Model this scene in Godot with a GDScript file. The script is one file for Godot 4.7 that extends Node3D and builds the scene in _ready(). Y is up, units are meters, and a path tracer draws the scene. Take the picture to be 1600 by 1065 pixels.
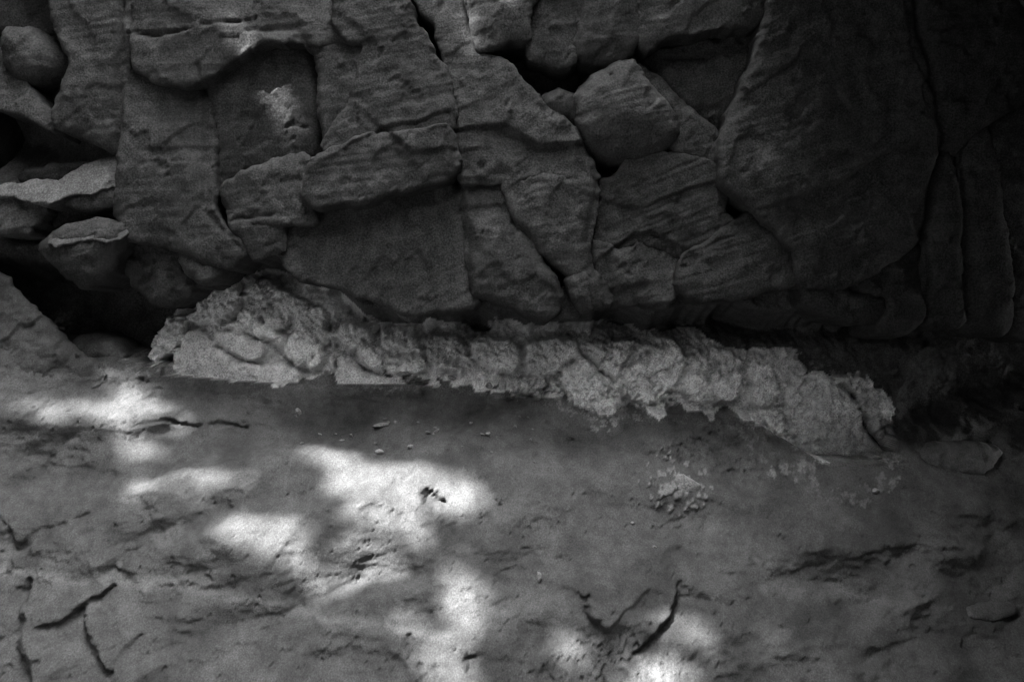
extends Node3D
# A shaded sandstone alcove: jointed cliff above, a dark undercut with pale cracked clay, a smooth rock ledge below,
# and sunlight falling through a tree crown in soft patches. Units are metres, the cliff faces +z.

const CAM := Vector3(0.0, 1.4, 5.0)
const FOV := 32.0
const FOCAL := 1857.0          # photograph pixels per unit of tan
const SETBACK := -0.06           # the cliff blocks stand this much behind their first guess
const LEAN := 0.07              # how far the cliff leans out per metre of height
const SUN := Vector3(-0.413, 0.688, 0.596)   # towards the sun

var rng := RandomNumberGenerator.new()
var n_big: FastNoiseLite
var n_mid: FastNoiseLite
var n_fine: FastNoiseLite
var n_strata: FastNoiseLite
var n_edge: FastNoiseLite
var n_cell: FastNoiseLite
var n_warp: FastNoiseLite
var n_stain: FastNoiseLite
var n_pit: FastNoiseLite
var M := {}
var face_cracks: Array = []
var taken := {}


func _ready() -> void:
	# ---------------------------------------------------------------- camera, sky, sun, exposure
	var cam := Camera3D.new()
	cam.name = "camera"
	cam.fov = FOV
	cam.far = 4000.0
	cam.near = 0.05
	cam.position = CAM
	add_child(cam)
	cam.current = true

	var sky_mat := ProceduralSkyMaterial.new()
	sky_mat.sky_top_color = Color(0.62, 0.62, 0.62)
	sky_mat.sky_horizon_color = Color(0.80, 0.80, 0.80)
	sky_mat.ground_bottom_color = Color(0.25, 0.25, 0.25)
	sky_mat.ground_horizon_color = Color(0.5, 0.5, 0.5)
	sky_mat.sky_curve = 0.2
	sky_mat.sky_energy_multiplier = 2.0
	sky_mat.sun_angle_max = 1.0
	var sky := Sky.new()
	sky.sky_material = sky_mat
	var env := Environment.new()
	env.background_mode = Environment.BG_SKY
	env.sky = sky
	env.tonemap_mode = Environment.TONE_MAPPER_LINEAR
	env.tonemap_exposure = 12.5
	env.sdfgi_enabled = true
	env.ssao_enabled = true
	env.ssil_enabled = true
	var we := WorldEnvironment.new()
	we.name = "world_environment"
	we.environment = env
	add_child(we)

	var sun := DirectionalLight3D.new()
	sun.name = "sun"
	sun.light_energy = 0.85
	sun.light_color = Color(1.0, 1.0, 1.0)
	sun.light_angular_distance = 0.6
	sun.shadow_enabled = true
	add_child(sun)
	sun.look_at_from_position(SUN * 30.0, Vector3.ZERO, Vector3.UP)

	rng.seed = 4711
	make_noises()
	make_materials()
	build_surroundings()
	build_bedrock()
	build_cliff()
	build_stones()
	build_tree()


# -------------------------------------------------------------------- helpers
func noise(kind: int, freq: float, octaves: int, seed_value: int) -> FastNoiseLite:
	var n := FastNoiseLite.new()
	n.noise_type = kind
	n.frequency = freq
	n.seed = seed_value
	if octaves > 1:
		n.fractal_type = FastNoiseLite.FRACTAL_FBM
		n.fractal_octaves = octaves
	else:
		n.fractal_type = FastNoiseLite.FRACTAL_NONE
	return n


func make_noises() -> void:
	n_big = noise(FastNoiseLite.TYPE_SIMPLEX_SMOOTH, 2.3, 3, 11)
	n_mid = noise(FastNoiseLite.TYPE_SIMPLEX_SMOOTH, 12.0, 4, 12)
	n_fine = noise(FastNoiseLite.TYPE_SIMPLEX, 46.0, 3, 13)
	n_strata = noise(FastNoiseLite.TYPE_SIMPLEX, 1.0, 3, 14)
	n_edge = noise(FastNoiseLite.TYPE_SIMPLEX, 7.0, 4, 15)
	n_warp = noise(FastNoiseLite.TYPE_SIMPLEX, 9.0, 4, 16)
	n_stain = noise(FastNoiseLite.TYPE_SIMPLEX, 5.0, 5, 17)
	n_pit = noise(FastNoiseLite.TYPE_SIMPLEX, 30.0, 2, 19)
	n_cell = noise(FastNoiseLite.TYPE_CELLULAR, 9.0, 1, 18)
	n_cell.cellular_return_type = FastNoiseLite.RETURN_DISTANCE2_SUB
	n_cell.cellular_jitter = 1.0
	n_cell.domain_warp_enabled = true
	n_cell.domain_warp_amplitude = 0.05
	n_cell.domain_warp_frequency = 9.0


func grey(v: float) -> Color:
	return Color(v, v, v)


# Two tileable sheets: a speckled sandstone colour and a rough sandstone height.
func make_sheet(size: int, coarse: float, fine: float, contrast: float, mean: float, seed_value: int, streak := 1.0) -> ImageTexture:
	var a := noise(FastNoiseLite.TYPE_SIMPLEX, coarse, 4, seed_value).get_seamless_image(size, size, false, false, 0.15, false)
	var b := noise(FastNoiseLite.TYPE_SIMPLEX, fine, 2, seed_value + 1).get_seamless_image(size, size, false, false, 0.1, false)
	a.convert(Image.FORMAT_L8)
	b.convert(Image.FORMAT_L8)
	if streak > 1.0:
		var c := a.duplicate() as Image
		c.resize(size, int(size * streak), Image.INTERPOLATE_CUBIC)
		a = Image.create(size, size, false, Image.FORMAT_L8)
		a.blit_rect(c, Rect2i(0, 0, size, size), Vector2i.ZERO)
	var da := a.get_data()
	var db := b.get_data()
	var r := RandomNumberGenerator.new()
	r.seed = seed_value
	var count := size * size
	var salt := PackedByteArray()
	salt.resize(8192)
	for i in 8192:
		salt[i] = clampi(int(128.0 + r.randfn() * 44.0), 0, 255)
	var out := PackedByteArray()
	out.resize(count)
	var at := 0
	for i in count:
		if i % 997 == 0:
			at = r.randi() & 8191
		at = (at + 1) & 8191
		var v := (float(da[i]) - 128.0) * 0.45 + (float(db[i]) - 128.0) * 0.7 + (float(salt[at]) - 128.0) * 0.75
		out[i] = clampi(int(mean + v * contrast), 4, 252)
	return ImageTexture.create_from_image(Image.create_from_data(size, size, false, Image.FORMAT_L8, out))


func stone_material(called: String, col: Texture2D, relief: Texture2D, relief_cm: float, tint: float, scale: float) -> StandardMaterial3D:
	var m := StandardMaterial3D.new()
	m.resource_name = called
	m.albedo_color = grey(tint)
	m.albedo_texture = col
	m.vertex_color_use_as_albedo = true
	m.roughness = 0.95
	m.metallic_specular = 0.25
	m.uv1_triplanar = true
	m.uv1_world_triplanar = true
	m.uv1_scale = Vector3.ONE * scale
	m.heightmap_enabled = true
	m.heightmap_texture = relief
	m.heightmap_scale = relief_cm
	return m


func make_materials() -> void:
	var grain := make_sheet(1024, 0.03, 0.25, 0.62, 176.0, 101)
	var rough := make_sheet(1024, 0.12, 0.4, 0.8, 128.0, 202)
	var sand := make_sheet(1024, 0.04, 0.3, 0.42, 172.0, 303)
	var crust := make_sheet(1024, 0.05, 0.2, 0.75, 222.0, 404)
	M.cliff = stone_material("sandstone", grain, rough, 0.25, 1.0, 0.36)
	M.ledge = stone_material("worn sandstone", sand, rough, 0.16, 1.0, 0.4)
	M.clay = stone_material("dried clay", crust, rough, 0.35, 1.0, 0.45)
	M.far = stone_material("canyon rock", grain, rough, 2.0, 1.0, 0.3)
	var leaf := StandardMaterial3D.new()
	leaf.resource_name = "leaf"
	leaf.albedo_color = grey(0.30)
	leaf.roughness = 0.6
	leaf.cull_mode = BaseMaterial3D.CULL_DISABLED
	M.leaf = leaf
	var bark := StandardMaterial3D.new()
	bark.resource_name = "bark"
	bark.albedo_color = grey(0.36)
	bark.roughness = 0.95
	bark.albedo_texture = grain
	bark.uv1_triplanar = true
	M.bark = bark


func numbered(called: String) -> String:
	if not taken.has(called):
		taken[called] = 0
		return called
	taken[called] += 1
	return "%s_%03d" % [called, taken[called]]


func thing(called: String, label: String, category: String, at := Vector3.ZERO, group := "", structure := false) -> Node3D:
	var o := Node3D.new()
	o.name = numbered(called)
	add_child(o, true)
	o.position = at
	o.set_meta("label", label)
	o.set_meta("category", category)
	if group:
		o.set_meta("group", group)
	if structure:
		o.set_meta("kind", "structure")
	return o


func commit(called: String, mesh: Mesh, mat: Material, parent: Node3D, label := "") -> MeshInstance3D:
	var o := MeshInstance3D.new()
	o.name = called
	o.mesh = mesh
	o.material_override = mat
	if parent == self:
		o.name = numbered(called)
	parent.add_child(o, true)
	if label:
		o.set_meta("label", label)
	return o


# where the ray through a photograph pixel meets the plane at depth z
func spot(px: float, py: float, z: float) -> Vector3:
	var k := (CAM.z - z) / FOCAL
	return Vector3((px - 800.0) * k, CAM.y - (py - 532.5) * k, z)


func rounded(p: PackedVector2Array, times: int) -> PackedVector2Array:
	for t in times:
		var q := PackedVector2Array()
		for i in p.size():
			var a := p[i]
			var b := p[(i + 1) % p.size()]
			q.append(a.lerp(b, 0.13))
			q.append(a.lerp(b, 0.87))
		p = q
	return p


func pairs(flat: Array) -> PackedVector2Array:
	var p := PackedVector2Array()
	for i in range(0, flat.size(), 2):
		p.append(Vector2(flat[i], flat[i + 1]))
	return p


func inside_distance(p: Vector2, poly: PackedVector2Array) -> float:
	var best := 1e9
	var inside := false
	var n := poly.size()
	var a := poly[n - 1]
	for i in n:
		var b := poly[i]
		var e := b - a
		var w := p - a
		var t := clampf(w.dot(e) / e.length_squared(), 0.0, 1.0)
		best = minf(best, (w - e * t).length_squared())
		if (a.y > p.y) != (b.y > p.y) and p.x < e.x * (p.y - a.y) / e.y + a.x:
			inside = not inside
		a = b
	return sqrt(best) if inside else -sqrt(best)


func line_distance(p: Vector2, line: PackedVector2Array) -> Vector3:   # distance, side, share of the way along
	var best := 1e9
	var side := 0.0
	var along := 0.0
	for i in line.size() - 1:
		var e := line[i + 1] - line[i]
		var w := p - line[i]
		var t := clampf(w.dot(e) / e.length_squared(), 0.0, 1.0)
		var d := (w - e * t).length_squared()
		if d < best:
			best = d
			side = signf(e.cross(w))
			along = (i + t) / (line.size() - 1)
	return Vector3(sqrt(best), side, along)


# -------------------------------------------------------------------- one jointed rock
# An outline in photograph pixels is set at its own depth, filled with a fine faceted front and given rounded edges and sides.
func block(parent: Node3D, called: String, flat: Array, z0: float, o := {}) -> MeshInstance3D:
	var h: float = o.get("h", 0.0085)
	z0 -= SETBACK if not o.has("mat") else 0.0
	var tx: float = o.get("tx", 0.0)
	var ty: float = o.get("ty", 0.0)
	var radius: float = o.get("r", 0.03) * 0.75
	var drop: float = o.get("rd", 0.02) * 0.55
	var bulge: float = o.get("bulge", 0.0)
	var thick: float = o.get("th", 0.35)
	var slope: float = o.get("st", 0.12)
	var s_amp: float = o.get("sa", 0.005)
	var n_amp: float = o.get("na", 1.0)
	var jag: float = o.get("ja", 0.012)
	var facet: float = o.get("fac", 0.18)
	var crust: float = o.get("crust", 0.0)
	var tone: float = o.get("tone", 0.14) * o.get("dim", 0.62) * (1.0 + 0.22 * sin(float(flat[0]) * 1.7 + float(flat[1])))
	var gap: float = o.get("gap", -0.018)
	var skew: float = o.get("skew", 0.0)
	var mat: Material = o.get("mat", M.cliff)
	var sd: int = hash(flat) & 1023
	var r := RandomNumberGenerator.new()
	r.seed = sd
	var px := rounded(pairs(flat), o.get("ch", 1))
	var c := Vector2.ZERO
	for p in px:
		c += p
	c /= px.size()
	var c3 := spot(c.x, c.y, z0)
	var poly := PackedVector2Array()
	var lo := Vector2(1e9, 1e9)
	var hi := -lo
	for p in px:
		var w := spot(p.x, p.y, z0)
		for k in 3:
			w = spot(p.x, p.y, z0 + tx * (w.x - c3.x) + ty * (w.y - c3.y))
		var q := Vector2(w.x, w.y)
		poly.append(q)
		lo = lo.min(q)
		hi = hi.max(q)
	var size := (hi - lo).length() * 0.5
	lo -= Vector2(0.03, 0.03)
	hi += Vector2(0.03, 0.03)
	var planes: Array = []
	for k in 4:
		var ang := k * TAU / 4.0 + r.randf_range(-0.6, 0.6)
		var g: float = r.randf_range(0.5, 1.3) * facet
		planes.append(Vector3(cos(ang) * g, sin(ang) * g, g * size * r.randf_range(0.1, 0.5)))
	var cracks: Array = []
	var box := Rect2(lo, hi - lo)
	for k in face_cracks:
		if box.intersects(k.box):
			cracks.append(k)
	var shift := Vector3(sd * 0.37, sd * 0.11, sd * 0.53)
	var nx := int((hi.x - lo.x) / h) + 2
	var ny := int((hi.y - lo.y) / h) + 2
	var dist := PackedFloat32Array()
	dist.resize(nx * ny)
	for j in ny:
		for i in nx:
			var p := lo + Vector2(i, j) * h
			var wob := n_edge.get_noise_3d(p.x + shift.x, p.y, shift.z) * jag * 1.3 + n_fine.get_noise_3d(p.x * 0.7, p.y * 0.7, shift.y) * jag * 0.45
			dist[j * nx + i] = inside_distance(p, poly) + wob - gap
	var verts := PackedVector3Array()
	var cols := PackedColorArray()
	var idx := PackedInt32Array()
	var corner := PackedInt32Array()
	corner.resize(nx * ny)
	corner.fill(-1)
	var cross := {}
	var rim: Array = []
	var lump: float = minf(size, 0.4)
	var add_vertex := func(p: Vector2, d: float) -> int:
		var e := clampf(d / radius, 0.0, 1.0)
		var z := z0 + tx * (p.x - c3.x) + ty * (p.y - c3.y)
		z -= drop * (1.0 - sqrt(maxf(0.0, 1.0 - (1.0 - e) * (1.0 - e))))
		if bulge != 0.0:
			var b := clampf(d / lump, 0.0, 1.0)
			z += bulge * (1.0 - (1.0 - b) * (1.0 - b))
		if facet > 0.0:
			var f := 0.0
			for pl: Vector3 in planes:
				var v := pl.z - pl.x * (p.x - c3.x) - pl.y * (p.y - c3.y)
				f = minf(f, v)
			z += f
		var q := Vector3(p.x, p.y, 0.0) + shift
		var mid := n_mid.get_noise_3dv(q)
		z += n_amp * (n_big.get_noise_3dv(q) * 0.022 + mid * 0.0055 + n_fine.get_noise_3dv(q) * 0.0028)
		var scar := n_stain.get_noise_3d(q.x * 0.8, q.y * 0.8, q.z + 7.0)
		z -= n_amp * 0.010 * smoothstep(0.10, 0.14, scar)
		var layer := n_strata.get_noise_3d(q.x * 1.4, (p.y - slope * p.x + mid * 0.006) * 55.0 + shift.y, shift.z)
		z += 0.8 * s_amp * layer
		if crust > 0.0:
			var cl := n_cell.get_noise_3d(q.x, q.y, shift.z) + 1.0
			var cl2 := n_cell.get_noise_3d(q.x * 2.6, q.y * 2.6, shift.z + 3.0) + 1.0
			z -= crust * (0.012 * (1.0 - smoothstep(0.0, 0.05, cl)) + 0.003 * (1.0 - smoothstep(0.0, 0.12, cl2)))
			z += crust * (0.006 * mid + 0.003 * n_fine.get_noise_3dv(q) + 0.005 * n_pit.get_noise_3dv(q))
		for k in cracks:
			if k.box.has_point(p):
				var ld := line_distance(p + Vector2(n_warp.get_noise_2d(p.x, p.y), n_warp.get_noise_2d(p.y + 9.0, p.x)) * 0.006, k.line)
				var w: float = k.w * (0.25 + 0.75 * sin(PI * clampf(ld.z, 0.06, 0.94)))
				z -= k.d * exp(-pow(ld.x / w, 2.0))
				if k.step != 0.0:
					z += k.step * ld.y * exp(-ld.x / 0.10) * smoothstep(0.0, w, ld.x)
		verts.append(Vector3(p.x, p.y, z))
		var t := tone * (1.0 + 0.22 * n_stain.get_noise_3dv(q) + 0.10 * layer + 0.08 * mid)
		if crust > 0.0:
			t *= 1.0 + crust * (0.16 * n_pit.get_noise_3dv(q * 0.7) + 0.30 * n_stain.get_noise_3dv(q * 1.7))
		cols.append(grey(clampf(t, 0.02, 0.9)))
		return verts.size() - 1
	var offs := [0, nx, nx + 1, 1]
	for j in ny - 1:
		for i in nx - 1:
			var base := j * nx + i
			var ids: Array[int] = [base, base + nx, base + nx + 1, base + 1]
			if dist[ids[0]] <= 0.0 and dist[ids[1]] <= 0.0 and dist[ids[2]] <= 0.0 and dist[ids[3]] <= 0.0:
				continue
			var ring := PackedInt32Array()
			var edge := PackedInt32Array()
			for k in 4:
				var a: int = ids[k]
				var b: int = ids[(k + 1) & 3]
				var da := dist[a]
				var db := dist[b]
				if da > 0.0:
					if corner[a] < 0:
						corner[a] = add_vertex.call(lo + Vector2(a % nx, a / nx) * h, da)
					ring.append(corner[a])
				if (da > 0.0) != (db > 0.0):
					var key := mini(a, b) * 2 + (0 if absi(a - b) == 1 else 1)
					if not cross.has(key):
						var pa := Vector2(a % nx, a / nx)
						var pb := Vector2(b % nx, b / nx)
						cross[key] = add_vertex.call(lo + pa.lerp(pb, da / (da - db)) * h, 0.0)
					ring.append(cross[key])
					edge.append(cross[key] if da > 0.0 else -1 - cross[key])
			for k in range(1, ring.size() - 1):
				idx.append_array([ring[0], ring[k], ring[k + 1]])
			# an edge runs from where the ring leaves the rock to where it comes back
			if edge.size() == 2:
				if edge[0] >= 0:
					rim.append(Vector2i(edge[0], -1 - edge[1]))
				else:
					rim.append(Vector2i(edge[1], -1 - edge[0]))
			elif edge.size() == 4:
				for k in 4:
					if edge[k] >= 0:
						rim.append(Vector2i(edge[k], -1 - edge[(k + 1) & 3]))
	var behind := {}
	for e: Vector2i in rim:
		for v in [e.x, e.y]:
			if not behind.has(v):
				var p := verts[v]
				behind[v] = verts.size()
				for depth: float in [0.03, 0.09, thick]:
					verts.append(Vector3(p.x - skew * depth + n_mid.get_noise_3d(p.x, p.y, depth * 3.0) * 0.006, p.y + n_mid.get_noise_3d(p.y, p.x, depth * 3.0) * 0.006, p.z - depth))
					cols.append(cols[v])
	for e: Vector2i in rim:
		var a: int = e.x
		var b: int = e.y
		for k in 3:
			var a2: int = behind[e.x] + k
			var b2: int = behind[e.y] + k
			idx.append_array([a, a2, b2, a, b2, b])
			a = a2
			b = b2
	if verts.is_empty():
		return null
	var arrays := []
	arrays.resize(Mesh.ARRAY_MAX)
	arrays[Mesh.ARRAY_VERTEX] = verts
	arrays[Mesh.ARRAY_COLOR] = cols
	arrays[Mesh.ARRAY_INDEX] = idx
	var raw := ArrayMesh.new()
	raw.add_surface_from_arrays(Mesh.PRIMITIVE_TRIANGLES, arrays)
	var st := SurfaceTool.new()
	st.create_from(raw, 0)
	st.generate_normals()
	var origin := parent.position
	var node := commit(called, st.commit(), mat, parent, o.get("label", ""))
	node.position = -origin
	return node


func crack(flat: Array, w: float, d: float, z := 0.47, step := 0.0) -> void:
	var line := PackedVector2Array()
	var lo := Vector2(1e9, 1e9)
	var hi := -lo
	for p in pairs(flat):
		var s := spot(p.x, p.y, z)
		line.append(Vector2(s.x, s.y))
		lo = lo.min(Vector2(s.x, s.y))
		hi = hi.max(Vector2(s.x, s.y))
	var m := (0.3 if step != 0.0 else w * 3.0 + 0.012)
	face_cracks.append({"line": line, "w": w, "d": d, "step": step, "box": Rect2(lo, hi - lo).grow(m)})


# -------------------------------------------------------------------- the cliff
func build_cliff() -> void:
	# cracks across the faces: pixels, half width, depth
	crack([215, 62, 250, 66, 290, 64, 318, 60], 0.006, 0.03)
	crack([330, 55, 370, 52, 412, 43], 0.005, 0.02)
	crack([370, 345, 410, 342, 442, 340], 0.005, 0.02)
	crack([720, 285, 760, 288, 800, 292], 0.004, 0.008)
	crack([450, 205, 465, 198, 485, 205], 0.008, 0.02, 0.4)
	crack([435, 108, 470, 104, 488, 108], 0.006, 0.012, 0.4)
	crack([550, 240, 600, 210, 660, 198, 705, 182], 0.006, 0.012, 0.5, 0.006)
	crack([620, 220, 650, 245, 690, 240], 0.008, 0.0, 0.55, 0.012)
	crack([1020, 92, 1080, 93, 1140, 88], 0.005, 0.02)
	crack([955, 392, 985, 372, 1015, 368, 1040, 380], 0.008, 0.02, 0.44, 0.012)
	crack([930, 312, 990, 330, 1010, 325, 1060, 305, 1110, 290], 0.005, 0.01, 0.44, 0.006)
	crack([980, 345, 1020, 330, 1055, 315], 0.004, 0.008)
	crack([1240, 85, 1235, 105, 1210, 125, 1185, 140], 0.006, 0.012, 0.5, -0.005)
	crack([1100, 388, 1120, 378, 1140, 370], 0.006, 0.014)
	crack([1110, 300, 1112, 345], 0.004, 0.01)
	crack([1240, 310, 1300, 290, 1360, 250, 1420, 230], 0.006, 0.006, 0.5, 0.012)
	crack([1280, 120, 1300, 160, 1330, 190], 0.006, 0.006, 0.5, 0.010)
	crack([1420, 60, 1450, 58, 1480, 50], 0.006, 0.01)
	crack([800, 220, 850, 238, 900, 232], 0.006, 0.004, 0.46, 0.012)
	crack([730, 210, 790, 205, 840, 235, 890, 232], 0.006, 0.004, 0.46, 0.012)

	# the open joints between the blocks
	crack([211, -20, 204, 60, 195, 130, 190, 200, 186, 240, 180, 330], 0.0150, 0.0245)
	crack([322, 112, 327, 200, 329, 332, 348, 356, 386, 394], 0.0150, 0.0175)
	crack([402, 64, 440, 60, 470, 58, 490, 78, 499, 130, 505, 212, 496, 236], 0.0180, 0.0175)
	crack([472, 244, 470, 312, 487, 332, 488, 356], 0.0135, 0.0175)
	crack([712, 165, 713, 270, 722, 330, 732, 390, 736, 456], 0.0135, 0.0210)
	crack([802, 350, 820, 366, 840, 400, 864, 430, 878, 456], 0.0210, 0.0245)
	crack([884, 192, 906, 216, 932, 262, 933, 300, 921, 360, 919, 400, 926, 432], 0.0210, 0.0280)
	crack([1404, -20, 1420, 60, 1442, 120, 1454, 176, 1467, 222, 1453, 290, 1443, 340, 1437, 378], 0.0210, 0.0315)
	crack([1496, 240, 1504, 330, 1508, 420, 1513, 508], 0.0180, 0.0210)
	crack([1442, 384, 1447, 440, 1449, 505], 0.0150, 0.0175)
	crack([732, 0, 738, 44, 746, 76], 0.0150, 0.0175)
	crack([1000, 100, 1040, 136, 1078, 178, 1120, 208], 0.0135, 0.0140)
	var b: Node3D
	var cl := thing("rock_cliff", "dark jointed sandstone cliff with angular blocks overhanging the pale clay band", "cliff", Vector3(0, 1.5, 0.3))
	var pa := func(pts: Array, z: float, o := {}):
		var d: Dictionary = o.duplicate()
		var m := 0.0
		for k in range(1, pts.size(), 2):
			m += pts[k]
		m /= pts.size() / 2
		d["ty"] = o.get("ty", 0.0) + LEAN
		z = 0.47 + (z - 0.47) * (0.62 if z > 0.40 else 1.0)
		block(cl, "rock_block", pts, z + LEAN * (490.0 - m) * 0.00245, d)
	# left of the first long crack
	pa.call([70,-30, 206,-30, 204,40, 196,90, 191,140, 186,200, 184,236, 150,220, 122,208, 100,196, 78,190, 86,150, 104,112, 112,100, 96,70, 78,30], 0.44, {"tx": -0.06, "ty": 0.06, "r": 0.05, "rd": 0.05})
	pa.call([-40,-30, 74,-30, 82,30, 70,46, 40,44, 10,44, -40,30], 0.30, {"ty": 0.1})
	pa.call([2,48, 45,42, 92,72, 108,100, 92,110, 70,116, 44,126, 22,112, 0,80], 0.36, {"bulge": 0.05, "tx": -0.25, "r": 0.06, "rd": 0.06})
	pa.call([-40,70, 2,84, 22,114, 46,146, 72,176, 80,192, 62,190, 30,172, -40,152], 0.37, {"ty": -0.2, "tx": 0.1})
	pa.call([28,278, 80,266, 130,258, 110,278, 90,290, 40,286], 0.30, {"ty": 0.1, "sa": 0.006})
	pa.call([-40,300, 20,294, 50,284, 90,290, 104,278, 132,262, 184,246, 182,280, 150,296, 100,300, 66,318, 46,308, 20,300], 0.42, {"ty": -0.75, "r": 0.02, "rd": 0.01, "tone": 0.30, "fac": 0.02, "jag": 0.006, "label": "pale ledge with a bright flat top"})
	pa.call([-40,305, 18,302, 44,310, 60,322, 52,340, 38,352, 40,360, -40,352], 0.44, {"na": 1.8, "tone": 0.30, "sa": 0.008, "crust": 0.5})
	pa.call([104,298, 150,296, 180,284, 176,312, 150,318, 130,322, 96,312], 0.42, {"sa": 0.008})
	pa.call([70,325, 100,316, 140,324, 176,316, 184,342, 150,344, 100,350, 60,345], 0.32, {"sa": 0.010})
	# between the two long cracks
	pa.call([210,-30, 520,-30, 522,30, 545,58, 490,62, 470,56, 438,58, 400,62, 360,84, 322,112, 290,128, 240,122, 206,104, 206,60], 0.49, {"ty": 0.02, "r": 0.03, "st": 0.03, "sa": 0.005})
	pa.call([198,112, 236,122, 262,126, 300,138, 322,156, 326,200, 328,250, 328,330, 345,355, 385,392, 352,412, 320,408, 285,388, 240,372, 188,366, 180,320, 188,240, 192,160], 0.45, {"tx": -0.04, "ty": -0.05, "r": 0.05, "rd": 0.04, "st": 0.05, "tone": 0.11})
	pa.call([322,118, 362,88, 402,66, 440,61, 468,60, 486,76, 496,120, 502,210, 494,232, 440,244, 390,262, 346,284, 332,320, 330,240, 326,160], 0.37, {"tx": -0.05, "ty": 0.0, "r": 0.02, "rd": 0.015, "bulge": 0.03, "st": 0.04})
	pa.call([472,62, 546,60, 570,62, 562,122, 546,162, 506,216, 504,180, 500,110, 490,76], 0.48, {"tx": -0.05, "st": 0.02, "sa": 0.006, "r": 0.02})
	pa.call([186,372, 240,376, 282,392, 320,412, 350,418, 330,440, 300,444, 268,470, 240,472, 205,440, 188,410], 0.36, {"na": 2.2, "crust": 0.5, "ty": 0.15, "r": 0.06, "rd": 0.06})
	pa.call([282,386, 330,384, 352,402, 340,424, 312,436, 290,420], 0.40, {"bulge": 0.04, "crust": 0.6, "tone": 0.24, "ty": -0.2})
	# the prow
	pa.call([346,288, 400,262, 440,248, 474,244, 470,280, 472,312, 486,332, 486,342, 440,342, 370,346, 350,318], 0.50, {"tx": 0.12, "ty": -0.04, "r": 0.03})
	pa.call([352,322, 370,348, 438,344, 436,360, 434,392, 402,400, 386,380, 366,360], 0.47, {"tx": 0.18, "ty": 0.1, "r": 0.03})
	pa.call([476,316, 540,316, 640,292, 692,282, 714,300, 722,330, 730,390, 734,456, 742,472, 690,482, 642,488, 602,474, 568,456, 540,450, 500,440, 484,426, 470,432, 448,414, 436,392, 436,360, 486,350, 488,330], 0.42, {"ty": -0.04, "tx": 0.0, "r": 0.03, "rd": 0.03, "fac": 0.03, "st": 0.5})
	pa.call([472,282, 492,246, 520,232, 560,214, 640,206, 704,200, 712,262, 694,278, 650,286, 600,300, 545,314, 492,318, 472,306], 0.63, {"ty": 0.02, "r": 0.03, "rd": 0.04, "fac": 0.05})
	pa.call([520,-30, 628,-30, 632,4, 646,30, 664,70, 698,122, 708,166, 706,202, 640,206, 560,216, 510,236, 506,220, 546,164, 564,124, 572,62, 546,58, 522,30], 0.52, {"tx": -0.03, "ty": -0.02, "r": 0.025, "fac": 0.03, "sa": 0.006, "st": 0.2})
	# strip and the middle faces
	pa.call([640,-30, 724,-30, 730,30, 736,70, 752,86, 790,102, 822,138, 850,168, 884,192, 906,216, 930,258, 934,272, 880,270, 838,276, 790,282, 716,278, 712,220, 712,166, 704,112, 686,60, 684,36, 662,16], 0.46, {"tx": 0.05, "ty": -0.06, "r": 0.03, "fac": 0.06, "st": -0.1})
	pa.call([716,282, 788,284, 800,310, 804,350, 816,366, 838,402, 862,430, 878,456, 868,484, 850,496, 826,490, 792,472, 762,462, 738,456, 732,390, 724,330], 0.49, {"ty": -0.10, "tx": 0.05, "r": 0.04, "rd": 0.045, "bulge": 0.03, "st": -0.05})
	pa.call([790,286, 838,280, 932,274, 932,300, 920,360, 918,402, 922,424, 905,432, 888,424, 866,408, 842,382, 820,352, 806,346, 800,310], 0.47, {"ty": 0.05, "tx": -0.06, "r": 0.03, "rd": 0.03, "fac": 0.03})
	pa.call([890,436, 918,424, 926,452, 926,480, 912,480, 898,462], 0.44, {"bulge": 0.03})
	pa.call([922,424, 940,438, 954,474, 930,474, 924,452], 0.44, {"bulge": 0.03})
	pa.call([868,486, 880,450, 890,440, 898,466, 906,490, 880,496], 0.38, {})
	# upper middle
	pa.call([734,-30, 836,-30, 822,30, 824,52, 800,52, 772,64, 746,74, 738,44], 0.50, {"ty": 0.06, "r": 0.03, "tone": 0.22})
	pa.call([826,-30, 926,-30, 914,36, 900,62, 896,92, 878,100, 850,92, 828,86, 826,52, 830,30], 0.46, {"ty": -0.08, "r": 0.03, "bulge": 0.02})
	pa.call([806,112, 830,90, 862,98, 896,98, 900,128, 892,146, 862,140, 846,142, 826,134], 0.27, {"sa": 0.012, "na": 1.6})
	pa.call([926,-30, 1006,-30, 1004,30, 998,58, 984,82, 940,90, 906,86, 898,66, 910,40], 0.50, {"tx": 0.08, "r": 0.04, "rd": 0.04, "bulge": 0.02})
	pa.call([1006,-30, 1200,-30, 1198,18, 1184,30, 1130,30, 1092,46, 1042,50, 1010,72, 1000,56], 0.54, {"ty": 0.12, "r": 0.03})
	pa.call([998,88, 1060,78, 1140,56, 1188,52, 1172,102, 1142,168, 1132,194, 1102,190, 1076,170, 1044,132, 1012,104], 0.38, {"ty": 0.02, "tx": 0.02, "r": 0.025})
	pa.call([990,92, 1012,104, 1044,138, 1078,176, 1120,208, 1130,240, 1128,264, 1082,250, 1056,232, 1062,206, 1052,172, 1028,140], 0.43, {"tx": 0.06, "r": 0.03})
	# layered face below the round boulder
	pa.call([934,284, 962,276, 990,246, 1060,240, 1128,266, 1136,290, 1132,330, 1150,346, 1120,376, 1062,402, 1038,380, 1002,370, 968,394, 948,384, 920,374, 926,320], 0.44, {"sa": 0.006, "st": 0.38, "ty": 0.02, "tx": 0.04, "r": 0.03})
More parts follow.
